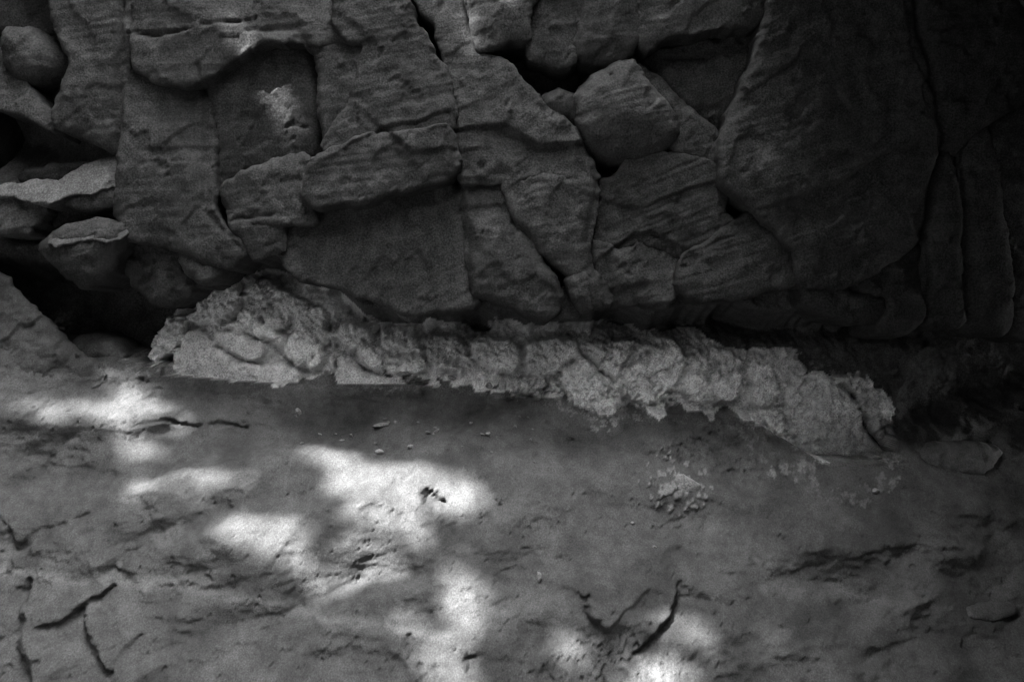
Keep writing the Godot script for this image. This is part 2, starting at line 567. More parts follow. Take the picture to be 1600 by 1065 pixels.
	pa.call([920,380, 948,388, 968,396, 1002,374, 1034,382, 1062,402, 1062,436, 1046,470, 1040,478, 1000,470, 984,474, 958,466, 934,432], 0.41, {"na": 1.5, "ty": 0.0, "r": 0.04, "rd": 0.04})
	pa.call([1064,402, 1110,384, 1150,352, 1186,334, 1210,356, 1248,392, 1250,428, 1230,446, 1176,456, 1132,466, 1096,466, 1062,446], 0.48, {"ty": -0.04, "st": 0.25, "sa": 0.006, "r": 0.025, "rd": 0.03, "fac": 0.04})
	pa.call([1132,240, 1144,176, 1178,112, 1198,52, 1214,-30, 1404,-30, 1418,60, 1440,120, 1452,176, 1466,222, 1452,290, 1442,340, 1436,378, 1400,402, 1352,430, 1322,446, 1254,446, 1250,394, 1214,354, 1188,326, 1132,284], 0.53, {"tx": -0.10, "ty": 0.03, "r": 0.04, "rd": 0.05, "fac": 0.05, "st": 0.3})
	pa.call([1410,-30, 1640,-30, 1640,140, 1560,176, 1530,194, 1496,238, 1470,220, 1456,176, 1444,120, 1422,60], 0.45, {"tx": -0.10, "ty": 0.05, "r": 0.04})
	pa.call([1472,230, 1494,242, 1500,330, 1504,420, 1510,506, 1450,508, 1446,400, 1456,300], 0.45, {"tx": 0.1, "bulge": 0.03, "r": 0.05, "rd": 0.06})
	pa.call([1500,240, 1530,200, 1552,196, 1566,300, 1582,400, 1588,520, 1516,516, 1508,410], 0.42, {"bulge": 0.03, "r": 0.05, "rd": 0.06})
	pa.call([1558,186, 1640,150, 1640,530, 1592,520, 1586,400, 1570,300], 0.40, {"bulge": 0.03, "tx": -0.15})
	pa.call([1254,450, 1324,450, 1336,466, 1384,464, 1390,480, 1366,498, 1330,502, 1290,482, 1262,468], 0.45, {"bulge": 0.02, "r": 0.04, "rd": 0.05})
	pa.call([1330,446, 1400,406, 1440,384, 1446,400, 1448,500, 1410,524, 1376,514, 1392,480, 1388,462, 1340,452], 0.46, {"bulge": 0.02, "r": 0.04, "rd": 0.05})
	# above and beside the picture, the same rock goes on
	pa.call([-700,-420, -44,-420, -44,330, -700,330], 0.44, {"h": 0.03})
	pa.call([-60,-420, 640,-420, 640,-36, -44,-36], 0.47, {"h": 0.03})
	pa.call([646,-420, 1210,-420, 1200,-36, 646,-36], 0.52, {"h": 0.03})
	pa.call([1216,-420, 2300,-420, 2300,500, 1646,500, 1646,-36, 1216,-36], 0.47, {"h": 0.03})

	b = thing("rock_mound", "grey rock mound rising at the left edge in front of the dark hollow", "rock mound", spot(40, 520, 0.6))
	block(b, "mound_body", [-260,370, -120,384, 0,432, 30,474, 74,508, 106,550, 138,568, 152,590, 140,606, 100,608, -260,606], 0.445, {"ty": -0.05, "tx": -0.02, "r": 0.05, "rd": 0.05, "tone": 0.155, "dim": 1.0, "mat": M.ledge, "skew": 0.55, "th": 0.5, "fac": 0.12, "na": 1.8})
	# stones wedged in the joints
	b = thing("boulder", "rounded boulder wedged between joints at upper centre of the cliff", "boulder", spot(975, 170, 0.5))
	block(b, "boulder_body", [900,172, 904,146, 930,118, 974,96, 990,94, 1002,116, 1030,144, 1050,174, 1060,200, 1046,226, 1010,240, 960,246, 926,236, 906,206], 0.54, {"bulge": 0.07, "r": 0.09, "rd": 0.09, "ty": 0.25, "tx": 0.1, "fac": 0.12, "st": 0.25, "sa": 0.006, "tone": 0.21})
	b = thing("stone", "small rounded stone lodged in the gap left of the round boulder", "stone", spot(872, 165, 0.5))
	block(b, "stone_body", [848,166, 854,150, 878,140, 896,150, 900,172, 898,192, 880,186, 862,178], 0.50, {"bulge": 0.05, "r": 0.05, "rd": 0.05, "ty": 0.1})
	b = thing("boulder", "blunt boulder with flat pale top jutting over the dark hollow at left", "boulder", spot(120, 400, 0.5))
	block(b, "boulder_body", [62,384, 76,368, 104,354, 136,350, 152,344, 186,350, 188,374, 172,408, 158,428, 122,446, 100,430, 76,404], 0.50, {"bulge": 0.04, "r": 0.07, "rd": 0.07, "ty": 0.18, "fac": 0.12})
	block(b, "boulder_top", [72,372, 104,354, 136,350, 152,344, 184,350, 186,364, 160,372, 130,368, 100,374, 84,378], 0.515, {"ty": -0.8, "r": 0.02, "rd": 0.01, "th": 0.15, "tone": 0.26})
	b = thing("stone", "low flat stone lying in the mouth of the dark hollow at left", "stone", spot(150, 545, 0.2))
	block(b, "stone_body", [112,536, 124,524, 146,522, 172,536, 190,558, 160,562, 128,560], 0.20, {"bulge": 0.05, "r": 0.05, "rd": 0.05, "ty": -0.5, "tone": 0.24})


# -------------------------------------------------------------------- bedrock: back of the undercut and the worn ledge
var top_px := PackedVector2Array()
var top_line := PackedVector3Array()      # x, height of the ledge's back edge, its depth


func top_at(x: float) -> Vector2:
	for i in top_line.size() - 1:
		if x <= top_line[i + 1].x:
			var t := clampf((x - top_line[i].x) / (top_line[i + 1].x - top_line[i].x), 0.0, 1.0)
			return Vector2(lerpf(top_line[i].y, top_line[i + 1].y, t), lerpf(top_line[i].z, top_line[i + 1].z, t))
	return Vector2(top_line[-1].y, top_line[-1].z)


func ledge_depth(x: float, y: float) -> float:
	var t := top_at(x)
	var s := t.x - y
	var base := 0.20 + 1.02 * (1.16 - y) + 0.10 * (exp(-pow((y - 0.78) / 0.22, 2.0))) - 0.04 * x
	if s >= 0.0:
		var mound := t.y + 0.42 * s
		var k := clampf(0.5 + 0.5 * (mound - base) / 0.12, 0.0, 1.0)
		return lerpf(base, mound, k) + 0.12 * k * (1.0 - k)
	return t.y


func backing(x: float, y: float) -> float:
	var z := 0.30 + LEAN * (y - 1.5)
	# hollows in the cliff: centre x, y in pixels, radii, depth
	for c: Array in hollows:
		var q := Vector2((x - c[0]) / c[2], (y - c[1]) / c[3]).length_squared()
		if q < 4.0:
			z -= c[4] * exp(-q * 1.2)
	var lip := 1.50 + 0.05 * n_edge.get_noise_2d(x * 0.4, 3.0) + (0.20 * smoothstep(-0.5, -0.9, x))
	return lerpf(-0.04 + 0.17 * smoothstep(-1.45, -1.25, x) * smoothstep(2.0, 1.5, x) * lerpf(-0.3, 1.0, smoothstep(1.56, 1.36, y - 0.22 * smoothstep(-0.5, -0.85, x))), z, smoothstep(lip - 0.05, lip + 0.04, y)) if y < lip + 0.04 else z


var hollows: Array = []


func on_ledge(px: float, py: float) -> Vector3:
	var z := 0.5
	for k in 14:
		var s := spot(px, py, z)
		z = lerpf(z, ledge_depth(s.x, s.y), 0.7)
	return spot(px, py, z)


# -------------------------------------------------------------------- pale cracked clay in the undercut
# plates of the crust: outline in pixels, how far each stands out, tone, roughness
func clay_plates() -> Array:
	return [
		[[300,482, 318,456, 340,436, 360,424, 372,424, 374,452, 372,480, 356,500, 332,508, 292,506, 270,492], 0.057, 0.56, 1.0],
		[[374,424, 400,426, 424,440, 452,456, 478,470, 480,482, 456,492, 446,520, 412,506, 402,486, 376,480], 0.040, 0.30, 1.0],
		[[356,502, 374,484, 400,488, 412,508, 446,524, 442,546, 408,532, 370,516, 334,512], 0.070, 0.56, 1.0],
		[[456,496, 474,480, 498,474, 508,490, 511,520, 506,560, 490,578, 462,574, 440,556, 447,526], 0.085, 0.56, 1.0],
		[[330,512, 370,517, 410,534, 412,562, 390,566, 352,552, 326,532], 0.086, 0.33, 0.4],
		[[262,490, 296,484, 292,506, 286,532, 262,560, 232,566, 224,548, 236,520], 0.065, 0.56, 1.3],
		[[286,512, 326,512, 330,536, 352,554, 400,568, 440,560, 470,580, 468,604, 400,606, 300,604, 262,586, 264,560], 0.065, 0.27, 0.4],
		[[502,452, 526,450, 536,478, 526,500, 522,540, 521,580, 513,572, 512,500], 0.028, 0.28, 0.5],
		[[528,492, 544,472, 568,466, 592,476, 592,506, 580,528, 556,540, 546,558, 530,532], 0.061, 0.56, 1.0],
		[[596,478, 624,494, 650,510, 660,552, 634,548, 602,552, 596,536, 588,520], 0.061, 0.56, 1.0],
		[[550,556, 562,540, 582,532, 598,552, 596,580, 578,582, 556,572], 0.089, 0.56, 1.0],
		[[600,556, 634,552, 660,556, 668,582, 640,592, 600,588], 0.065, 0.56, 1.0],
		[[522,548, 548,562, 580,586, 640,596, 690,600, 660,612, 560,608, 524,600], 0.057, 0.30, 0.4],
		[[662,520, 728,524, 730,560, 700,566, 678,580, 664,552], 0.015, 0.25, 1.0],
		[[680,572, 690,566, 722,574, 724,586, 690,582], 0.070, 0.46, 1.0],
		[[700,550, 722,550, 740,558, 736,566, 712,558], 0.070, 0.48, 1.0],
		[[736,530, 760,522, 790,526, 816,540, 817,562, 804,584, 778,590, 756,574, 734,556], 0.065, 0.56, 1.0],
		[[820,538, 838,528, 866,524, 906,532, 908,552, 890,570, 862,584, 824,588, 818,564], 0.074, 0.52, 0.7],
		[[876,584, 894,564, 916,558, 940,586, 958,604, 960,640, 942,652, 906,634, 882,612], 0.065, 0.56, 1.0],
		[[918,530, 1004,526, 986,560, 962,602, 948,584, 928,560], 0.028, 0.32, 1.0],
		[[968,602, 984,564, 1008,536, 1040,520, 1068,540, 1076,566, 1062,588, 1052,612, 1022,634, 984,630], 0.081, 0.42, 1.0],
		[[1078,556, 1110,540, 1150,550, 1166,584, 1162,624, 1100,636, 1062,616], 0.015, 0.32, 1.0],
		[[1166,584, 1184,562, 1206,566, 1222,600, 1223,626, 1206,638, 1178,632], 0.057, 0.42, 1.0],
		[[1168,640, 1206,642, 1226,636, 1240,664, 1250,706, 1216,720, 1176,700], 0.036, 0.34, 1.0],
		[[1228,640, 1240,604, 1270,582, 1300,588, 1342,614, 1354,660, 1356,712, 1328,736, 1288,748, 1250,742, 1246,700], 0.082, 0.56, 1.0],
		[[1302,588, 1342,580, 1390,612, 1400,640, 1386,682, 1360,704, 1356,660, 1346,622], 0.040, 0.30, 1.0],
		[[790,600, 816,588, 862,590, 880,612, 850,620, 800,624], 0.028, 0.30, 1.6]]


func build_bedrock() -> void:
	for e: Array in [[-700,470,0.42], [-200,510,0.42], [0,535,0.42], [30,540,0.42], [75,548,0.41], [105,556,0.40], [140,566,0.38], [220,578,0.33], [260,586,0.28], [300,590,0.22], [420,598,0.18], [520,600,0.16], [640,600,0.15], [760,612,0.15], [830,622,0.15], [960,652,0.14], [1060,652,0.12], [1180,662,0.10], [1250,706,0.10], [1360,712,0.10], [1440,690,0.08], [1600,640,0.05], [1800,600,0.10], [2400,560,0.20]]:
		var s := spot(e[0], e[1], e[2])
		top_line.append(Vector3(s.x, s.y, e[2]))
	for e: Array in [[785,84,70,40,0.6], [40,215,110,50,0.28], [1090,60,110,20,0.25], [1160,205,30,20,0.2], [1360,458,28,10,0.25], [120,440,150,50,0.2], [870,140,40,30,0.2], [665,60,22,50,0.12], [230,405,40,25,0.2], [960,255,60,20,0.2], [60,360,70,18,0.2], [30,20,60,40,0.2], [60,120,40,40,0.12]]:
		var s := spot(e[0], e[1], 0.3)
		hollows.append([s.x, s.y, e[2] * 0.00254, e[3] * 0.00254, e[4] * 0.75])
	var xs := PackedFloat32Array()
	var ys := PackedFloat32Array()
	var v := -4.4
	while v < 4.4:
		xs.append(v)
		v += 0.0065 if absf(v) < 2.15 else 0.05
	v = -0.45
	while v < 4.2:
		ys.append(v)
		v += (0.0065 if v > 0.15 and v < 1.75 else (0.016 if v > 1.7 and v < 3.0 else 0.05))
	var nx := xs.size()
	var ny := ys.size()
	var Z := PackedFloat32Array()
	Z.resize(nx * ny)
	var C := PackedFloat32Array()
	C.resize(nx * ny)
	var clay_owner := PackedByteArray()
	clay_owner.resize(nx * ny)
	for j in ny:
		var y := ys[j]
		for i in nx:
			var x := xs[i]
			var jag := n_big.get_noise_2d(x * 2.2, y * 2.2) * 0.03
			var t := top_at(x)
			var s := t.x - y + jag
			var z: float
			var tone := 0.20
			var mid := n_mid.get_noise_2d(x, y * 1.5)
			var stain := n_stain.get_noise_2d(x * 0.8, y * 0.8)
			var zl := 0.0
			var layer := 0.0
			if s > -0.25:
				var sp := maxf(s, 0.0)
				zl = ledge_depth(x, minf(y, t.x))
				zl -= (0.006 + 0.03 * smoothstep(-1.2, -1.5, x)) * (1.0 - sqrt(clampf(1.0 - pow(1.0 - clampf(sp / 0.05, 0.0, 1.0), 2.0), 0.0, 1.0)))
				zl += 0.02 * exp(-sp / 0.10) * smoothstep(-1.4, -1.2, x) * smoothstep(1.1, 0.8, x)
				layer = n_strata.get_noise_2d(x * 2.0 + 40.0, (y + 0.12 * x + mid * 0.01) * 30.0)
				zl += n_big.get_noise_2d(x * 0.8, y) * 0.06 + mid * 0.0045 + n_fine.get_noise_2d(x, y) * 0.0016 + layer * 0.003
				var u := (y - 0.05 * x) * 3.3 + 1.3 * n_big.get_noise_2d(x * 0.5, y * 0.6 + 7.0) + 0.10 * mid
				var f := u - floorf(u)
				zl += 0.035 * (smoothstep(0.0, 0.45, f) - f) * (0.3 + 1.4 * absf(n_edge.get_noise_2d(x * 0.12, y * 0.12)))
				zl -= 0.0035 * smoothstep(0.12, 0.16, n_stain.get_noise_2d(x * 0.45 + 3.0, (y - 0.15 * x) * 1.9))
			if s > 0.0:
				z = zl
				tone = 0.155 * (1.0 + 0.34 * stain + 0.35 * n_stain.get_noise_2d(x * 0.3 + 8.0, y * 0.5) + 0.08 * mid + 0.06 * layer)
			else:
				var q := Vector3(x, y, 0.0)
				var bz := backing(x, y) + n_big.get_noise_2d(x * 1.4, y * 1.4) * 0.03 + n_mid.get_noise_2d(x, y) * 0.02 + n_fine.get_noise_3dv(q) * 0.004 + n_strata.get_noise_2d(x * 3.0, y * 40.0) * 0.003
				z = lerpf(zl, bz, smoothstep(0.0, 0.06 + 0.10 * smoothstep(1.0, 1.5, x), -s)) if s > -0.25 else bz
				tone = 0.14 * (1.0 + 0.25 * stain + 0.1 * mid)
				if x + jag * 3.0 > -1.42 and x + jag * 3.0 < 1.22 and -s > 0.03 + 0.10 * n_big.get_noise_2d(x * 2.0 + 5.0, y * 2.0) and y + jag * 2.0 < 0.2 * smoothstep(-0.5, -0.85, x) + lerpf(1.47, 1.37, smoothstep(0.5, 1.1, x)):
					tone = 0.60 * (1.0 + 0.6 * stain + 0.25 * n_pit.get_noise_2d(x, y))
					clay_owner[j * nx + i] = 200
					var cl := n_cell.get_noise_2d(x, y) + 1.0
					z += 0.008 * n_pit.get_noise_2d(x, y) - 0.014 * (1.0 - smoothstep(0.0, 0.05, cl))
			Z[j * nx + i] = z
			C[j * nx + i] = tone
	var deposit := func(flat: Array, w: float, d: float, step := 0.0, reach := 0.12, lift := 0.0) -> void:
		var line := PackedVector2Array()
		var lo := Vector2(1e9, 1e9)
		var hi := -lo
		for p in pairs(flat):
			var s3 := on_ledge(p.x, p.y)
			line.append(Vector2(s3.x, s3.y))
			lo = lo.min(line[-1])
			hi = hi.max(line[-1])
		var m := w * 3.0 + 0.02 + (reach * 3.0 if step != 0.0 else 0.0)
		var i0 := xs.bsearch(lo.x - m)
		var i1 := mini(xs.bsearch(hi.x + m), nx)
		var j0 := ys.bsearch(lo.y - m)
		var j1 := mini(ys.bsearch(hi.y + m), ny)
		for j in range(j0, j1):
			for i in range(i0, i1):
				var p := Vector2(xs[i], ys[j])
				var ld := line_distance(p + Vector2(n_warp.get_noise_2d(p.x * 0.6, p.y * 0.6), n_warp.get_noise_2d(p.y * 0.6 + 9.0, p.x * 0.6)) * 0.014 + Vector2(n_fine.get_noise_2d(p.x, p.y), n_fine.get_noise_2d(p.y, p.x + 3.0)) * 0.005, line)
				var at := j * nx + i
				var ww := w * 1.45 * (0.4 + 0.8 * sin(PI * clampf(ld.z, 0.08, 0.92)))
				var g := exp(-pow(ld.x / ww, 2.0))
				Z[at] -= d * g * 0.62 * smoothstep(-0.55, 0.25, n_edge.get_noise_2d(p.x * 0.9 + 4.0, p.y * 0.9))
				if lift != 0.0:
					C[at] += lift * g
				if step != 0.0:
					var fade := smoothstep(0.0, 0.12, ld.z) * smoothstep(1.0, 0.88, ld.z)
					Z[at] += step * ld.y * exp(-ld.x / reach) * smoothstep(0.0, ww, ld.x) * fade
	var plates := clay_plates()
	for k in plates.size():
		var e: Array = plates[k]
		var poly := PackedVector2Array()
		var lo := Vector2(1e9, 1e9)
		var hi := -lo
		for p in rounded(pairs(e[0]), 1):
			var s3 := spot(p.x, p.y, 0.19)
			poly.append(Vector2(s3.x, s3.y))
			lo = lo.min(poly[-1])
			hi = hi.max(poly[-1])
		var yc := (lo.y + hi.y) * 0.5
		for j in range(ys.bsearch(lo.y - 0.06), ys.bsearch(hi.y + 0.06)):
			for i in range(xs.bsearch(lo.x - 0.06), xs.bsearch(hi.x + 0.06)):
				var p := Vector2(xs[i], ys[j])
				var q := Vector3(p.x, p.y, k * 0.7)
				var d := inside_distance(p, poly) + 0.024 * n_big.get_noise_2d(p.x * 4.0, p.y * 4.0) + 0.008 * n_mid.get_noise_2d(p.x, p.y) + 0.003
				d = minf(d, (1.485 - p.y + 0.05 * n_big.get_noise_2d(p.x * 1.5, 9.0)) if p.x > -0.7 else 1.0)
				if d < 0.0:
					# crumbs and dust of the crust spill onto the rock round each plate
					if e[2] > 0.33 and d > -0.055 and clay_owner[j * nx + i] == 0 and p.y < 1.38 and n_stain.get_noise_2d(p.x * 4.0, p.y * 4.0) + 0.3 * n_pit.get_noise_2d(p.x * 3.0, p.y * 3.0) > 0.02 - d * 4.0:
						C[j * nx + i] = maxf(C[j * nx + i], 0.27 + 0.08 * n_pit.get_noise_2d(p.x * 2.0, p.y * 2.0))
					continue
				var mid := n_mid.get_noise_3dv(q)
				var cl := n_cell.get_noise_2d(p.x, p.y) + 1.0
				var cl2 := n_cell.get_noise_2d(p.x * 2.7, p.y * 2.7 + 4.0) + 1.0
				var z: float = 0.165 - 0.10 * (p.y - yc) - 8.0 * pow(maxf(0.0, p.y - 1.36 - 0.22 * smoothstep(-0.5, -0.85, p.x)), 2.0) + e[1] * 0.17 + 0.012 * (1.0 - exp(-d / 0.05)) - 0.034 * smoothstep(-0.15, 0.45, n_big.get_noise_2d(p.x * 3.0 + 11.0, p.y * 3.0)) * exp(-pow(d / 0.006, 2.0))
				z += e[3] * (0.009 * mid + 0.006 * n_fine.get_noise_3dv(q) + 0.010 * n_pit.get_noise_3dv(q) + 0.012 * n_big.get_noise_2d(p.x * 2.0, p.y * 2.0))
				z -= e[3] * (0.024 * (1.0 - smoothstep(0.0, 0.045, cl)) + 0.009 * (1.0 - smoothstep(0.0, 0.10, cl2)))
				var at := j * nx + i
				if Z[at] < z:
					z = lerpf(Z[at], z, smoothstep(0.0, 0.014, d))
				if z > Z[at] or (clay_owner[at] == 0 or clay_owner[at] == 200) and top_at(p.x).x < p.y:
					Z[at] = z
					clay_owner[at] = k + 1
					var tone: float = lerpf(e[2], 0.52, 0.4) * 1.85 * (1.0 + 0.05 * mid)
					C[at] = tone * (1.0 + e[3] * (0.14 * n_pit.get_noise_3dv(q * 0.8) + 0.6 * n_stain.get_noise_2d(p.x * 1.6, p.y * 1.6)))
				elif p.x < 0.95 and d > 0.015 + 0.03 * n_pit.get_noise_2d(p.x * 1.5, p.y * 1.5) and top_at(p.x).x - p.y < 0.03 + 0.09 * n_stain.get_noise_2d(p.x * 1.5, p.y * 1.5 + 3.0):
					C[at] = 0.6 * e[2] * (1.0 + 0.5 * n_stain.get_noise_3dv(q * 1.6))
	# cracks through the crust
	deposit.call([358,440, 382,434], 0.004, 0.024)
	deposit.call([372,444, 374,466, 371,480, 358,498], 0.005, 0.036)
	deposit.call([371,482, 388,484, 402,484], 0.004, 0.024)
	deposit.call([550,556, 560,540, 582,532, 596,546, 596,560], 0.004, 0.024)
	deposit.call([582,532, 590,512, 594,496], 0.004, 0.024)
	deposit.call([1296,596, 1320,604, 1338,622, 1348,642, 1352,670, 1356,700], 0.008, 0.06)
	deposit.call([1328,672, 1340,668, 1350,668], 0.004, 0.024)
	deposit.call([1290,656, 1320,658], 0.003, 0.012)
	deposit.call([1186,636, 1212,636, 1226,626], 0.005, 0.048)
	deposit.call([860,566, 880,568, 898,560], 0.006, 0.024)
	deposit.call([990,600, 1012,596, 1030,606], 0.010, 0.024)
	# swells of the worn rock: centre and radii in pixels, height
	for e: Array in [[430,745,200,45,0.05], [620,760,130,50,0.05], [440,835,130,40,0.04], [110,650,200,30,0.05], [620,840,90,60,0.05], [960,930,90,70,0.07], [820,670,120,30,0.03], [250,980,170,60,0.03], [720,920,60,90,0.03], [1490,800,70,60,0.05], [1200,960,160,50,0.04], [1060,830,160,40,-0.03], [560,650,180,30,-0.04], [575,905,60,30,-0.03], [340,790,120,22,-0.02], [1250,860,120,40,0.03]]:
		var c3 := on_ledge(e[0], e[1])
		var rx: float = e[2] * 0.0024
		var ry: float = e[3] * 0.0021
		for j in range(ys.bsearch(c3.y - ry * 2.0), mini(ys.bsearch(c3.y + ry * 2.0), ny)):
			for i in range(xs.bsearch(c3.x - rx * 2.0), mini(xs.bsearch(c3.x + rx * 2.0), nx)):
				var q := Vector2((xs[i] - c3.x) / rx, (ys[j] - c3.y) / ry).length_squared()
				Z[j * nx + i] += e[4] * exp(-q)
	# grooves and steps: pixels, half width, depth, step, reach
	deposit.call([255,655, 280,662, 300,666, 340,664, 378,673], 0.006, 0.05)
	deposit.call([362,664, 400,668, 425,672], 0.005, 0.02)
	deposit.call([225,746, 270,732, 330,716, 372,703, 430,698, 500,690, 560,698, 640,712], 0.012, 0.03, -0.05, 0.12)
	deposit.call([30,790, 55,748, 62,735, 78,702, 110,682, 145,672], 0.010, 0.025)
	deposit.call([14,895, 24,868, 52,846, 98,824, 138,808], 0.014, 0.055, -0.02)
	deposit.call([4,800, 14,828, 20,862], 0.007, 0.04)
	deposit.call([44,912, 38,940, 37,980, 38,1020, 50,1062, 60,1090], 0.013, 0.07, 0.03)
	deposit.call([56,980, 90,970, 132,955, 152,936, 178,918], 0.009, 0.045, 0.02)
	deposit.call([132,950, 138,990, 154,1022, 172,1050], 0.012, 0.05, 0.03)
	deposit.call([-10,1002, 36,985], 0.010, 0.03)
	deposit.call([180,884, 214,852, 240,838, 300,834, 342,810, 372,796], 0.022, 0.04, -0.02)
	deposit.call([180,886, 212,896, 222,870, 236,848], 0.008, 0.02)
	deposit.call([298,896, 318,891, 328,896], 0.008, 0.02)
	deposit.call([345,910, 370,914], 0.006, 0.012)
	deposit.call([100,1062, 130,1054, 165,1050], 0.010, 0.02)
	deposit.call([420,1064, 456,1012, 490,972, 520,946, 560,916, 578,902], 0.022, 0.03, -0.008)
	deposit.call([590,922, 616,922, 642,918], 0.006, 0.015)
	deposit.call([666,764, 672,774, 682,784, 694,786], 0.016, 0.09)
	deposit.call([672,766, 684,752, 702,742], 0.005, 0.03)
	deposit.call([682,790, 684,812], 0.005, 0.01)
	deposit.call([642,990, 645,1022], 0.008, 0.03)
	deposit.call([660,1038, 662,1080], 0.009, 0.03)
	deposit.call([684,1040, 685,1054], 0.008, 0.02)
	deposit.call([730,1006, 735,1046], 0.018, 0.05)
	deposit.call([916,918, 910,946, 930,964, 944,984], 0.009, 0.06, 0.025)
	deposit.call([988,1014, 1020,990, 1040,966, 1056,934, 1062,905], 0.010, 0.06, 0.025)
	deposit.call([1046,926, 1090,930, 1142,940], 0.009, 0.015)
	deposit.call([880,878, 950,872, 1012,856], 0.010, 0.012, -0.008)
	deposit.call([875,848, 877,874], 0.008, 0.02)
	deposit.call([634,692, 700,682, 740,656, 790,640, 830,624], 0.010, 0.02, -0.035)
	deposit.call([755,714, 790,704, 826,704, 860,696, 926,700, 940,688], 0.007, 0.016, -0.02)
	deposit.call([690,720, 730,730, 770,764, 796,786], 0.010, 0.004, 0.010)
	deposit.call([220,590, 226,600, 240,603, 246,614, 236,622], 0.010, 0.04)
	deposit.call([515,682, 548,678], 0.007, 0.02)
	deposit.call([735,662, 770,642, 814,622], 0.026, 0.04)
	deposit.call([1125,902, 1180,912, 1230,922], 0.010, 0.005, -0.004)
	deposit.call([1166,882, 1210,872, 1256,870], 0.008, 0.005)
	deposit.call([1040,815, 1080,850, 1110,815, 1150,790], 0.020, 0.008)
	deposit.call([1430,880, 1500,862, 1545,850], 0.014, 0.004, -0.005)
	deposit.call([1552,770, 1556,810, 1572,832], 0.016, 0.02, 0.012)
	deposit.call([1480,700, 1510,698, 1540,702], 0.006, 0.01)
	deposit.call([256,500, 262,560, 256,610], 0.006, 0.01)
	deposit.call([60,640, 90,760, 120,800], 0.006, 0.004)
	deposit.call([20,505, 50,500, 70,510], 0.006, 0.02)
	# long soft creases of the bedding
	deposit.call([-20,770, 120,768, 240,748, 330,722], 0.02, 0.0, -0.03, 0.16)
	deposit.call([120,880, 250,842, 380,800, 520,776, 600,772], 0.02, 0.0, -0.03, 0.14)
	deposit.call([170,1062, 300,1010, 460,968, 560,925, 690,900], 0.02, 0.0, -0.035, 0.15)
	deposit.call([760,770, 880,800, 1000,832, 1100,870, 1260,880], 0.03, 0.0, -0.012, 0.16)
	deposit.call([980,720, 1120,752, 1260,790, 1420,820, 1560,860], 0.02, 0.0, -0.025, 0.14)
	deposit.call([740,960, 860,930, 930,880, 1010,858, 1120,800], 0.02, 0.0, -0.025, 0.14)
	deposit.call([1080,1060, 1200,1000, 1330,970, 1480,905], 0.02, 0.0, -0.025, 0.14)
	# raised pale veins
	deposit.call([-10,893, 100,901, 200,906, 300,914, 380,936, 450,954, 600,975, 700,992], 0.014, -0.007, 0.0, 0.12, 0.10)
	deposit.call([1190,915, 1270,925, 1360,930, 1440,958], 0.012, -0.006, 0.0, 0.12, 0.05)
	# pits and rough crust of the lower middle
	for j in range(ys.bsearch(0.15), ys.bsearch(1.3)):
		for i in range(xs.bsearch(-2.2), xs.bsearch(2.2)):
			var x := xs[i]
			var y := ys[j]
			var at := j * nx + i
			var pit := n_pit.get_noise_2d(x * 0.9, y * 0.9)
			Z[at] -= 0.010 * smoothstep(0.74, 0.86, pit)
			var rough := smoothstep(0.05, 0.55, 1.0 - Vector2((x - 0.35) / 0.45, (y - 0.32) / 0.16).length())
			rough = maxf(rough, smoothstep(0.0, 0.5, 1.0 - Vector2((x - 0.95) / 0.5, (y - 0.98) / 0.16).length()))
			if rough > 0.0:
				var up := n_pit.get_noise_2d(x * 1.3, y * 0.8 + 5.0)
				Z[at] += rough * (0.007 * n_mid.get_noise_2d(x * 1.4, y * 0.9 + 3.0) - 0.010 * smoothstep(0.35, 0.6, up))
				C[at] *= 1.0 + 0.35 * rough * (0.35 + n_stain.get_noise_2d(x * 2.0, y * 2.0) - 0.6 * smoothstep(0.35, 0.6, up))
			# the sand shelf at the back is darker, with chips in it
	var pale := on_ledge(1060, 758)
	for j in range(ys.bsearch(pale.y - 0.16), ys.bsearch(pale.y + 0.16)):
		for i in range(xs.bsearch(pale.x - 0.16), xs.bsearch(pale.x + 0.16)):
			var near := Vector2((xs[i] - pale.x) / 0.10, (ys[j] - pale.y) / 0.085).length()
			if near + 1.6 * n_stain.get_noise_2d(xs[i] * 4.0, ys[j] * 4.0) < 0.42:
				C[j * nx + i] = 0.36
				Z[j * nx + i] += 0.008 + 0.01 * n_mid.get_noise_2d(xs[i] * 2.0, ys[j] * 2.0)
	# darker damp sand lying on the shelf, and two dark stains
	for e: Array in [[[440,606, 640,604, 760,616, 826,626, 740,660, 690,688, 640,694, 560,690, 480,690, 420,664, 440,630], 0.86], [[270,560, 300,566, 345,552, 400,580, 410,610, 330,622, 262,616], 0.82], [[1060,640, 1160,650, 1230,700, 1220,740, 1120,744, 1060,720, 1040,690], 0.8]]:
		var poly := PackedVector2Array()
		var lo := Vector2(1e9, 1e9)
		var hi := -lo
		for p in pairs(e[0]):
			var s3 := on_ledge(p.x, p.y)
			poly.append(Vector2(s3.x, s3.y))
			lo = lo.min(poly[-1])
			hi = hi.max(poly[-1])
		for j in range(ys.bsearch(lo.y - 0.05), ys.bsearch(hi.y + 0.05)):
			for i in range(xs.bsearch(lo.x - 0.05), xs.bsearch(hi.x + 0.05)):
				var p := Vector2(xs[i], ys[j])
				var d := inside_distance(p, poly) + 0.05 * n_edge.get_noise_2d(p.x, p.y) + 0.015 * n_fine.get_noise_2d(p.x, p.y)
				C[j * nx + i] *= lerpf(1.0, e[1], smoothstep(-0.01, 0.02, d))
	# which slab each cell belongs to
	var owner := PackedByteArray()
	owner.resize(nx * ny)
	owner.fill(1)
	for j in ny:
		for i in nx:
			if top_at(xs[i]).x < ys[j] + 0.02:
				owner[j * nx + i] = 0
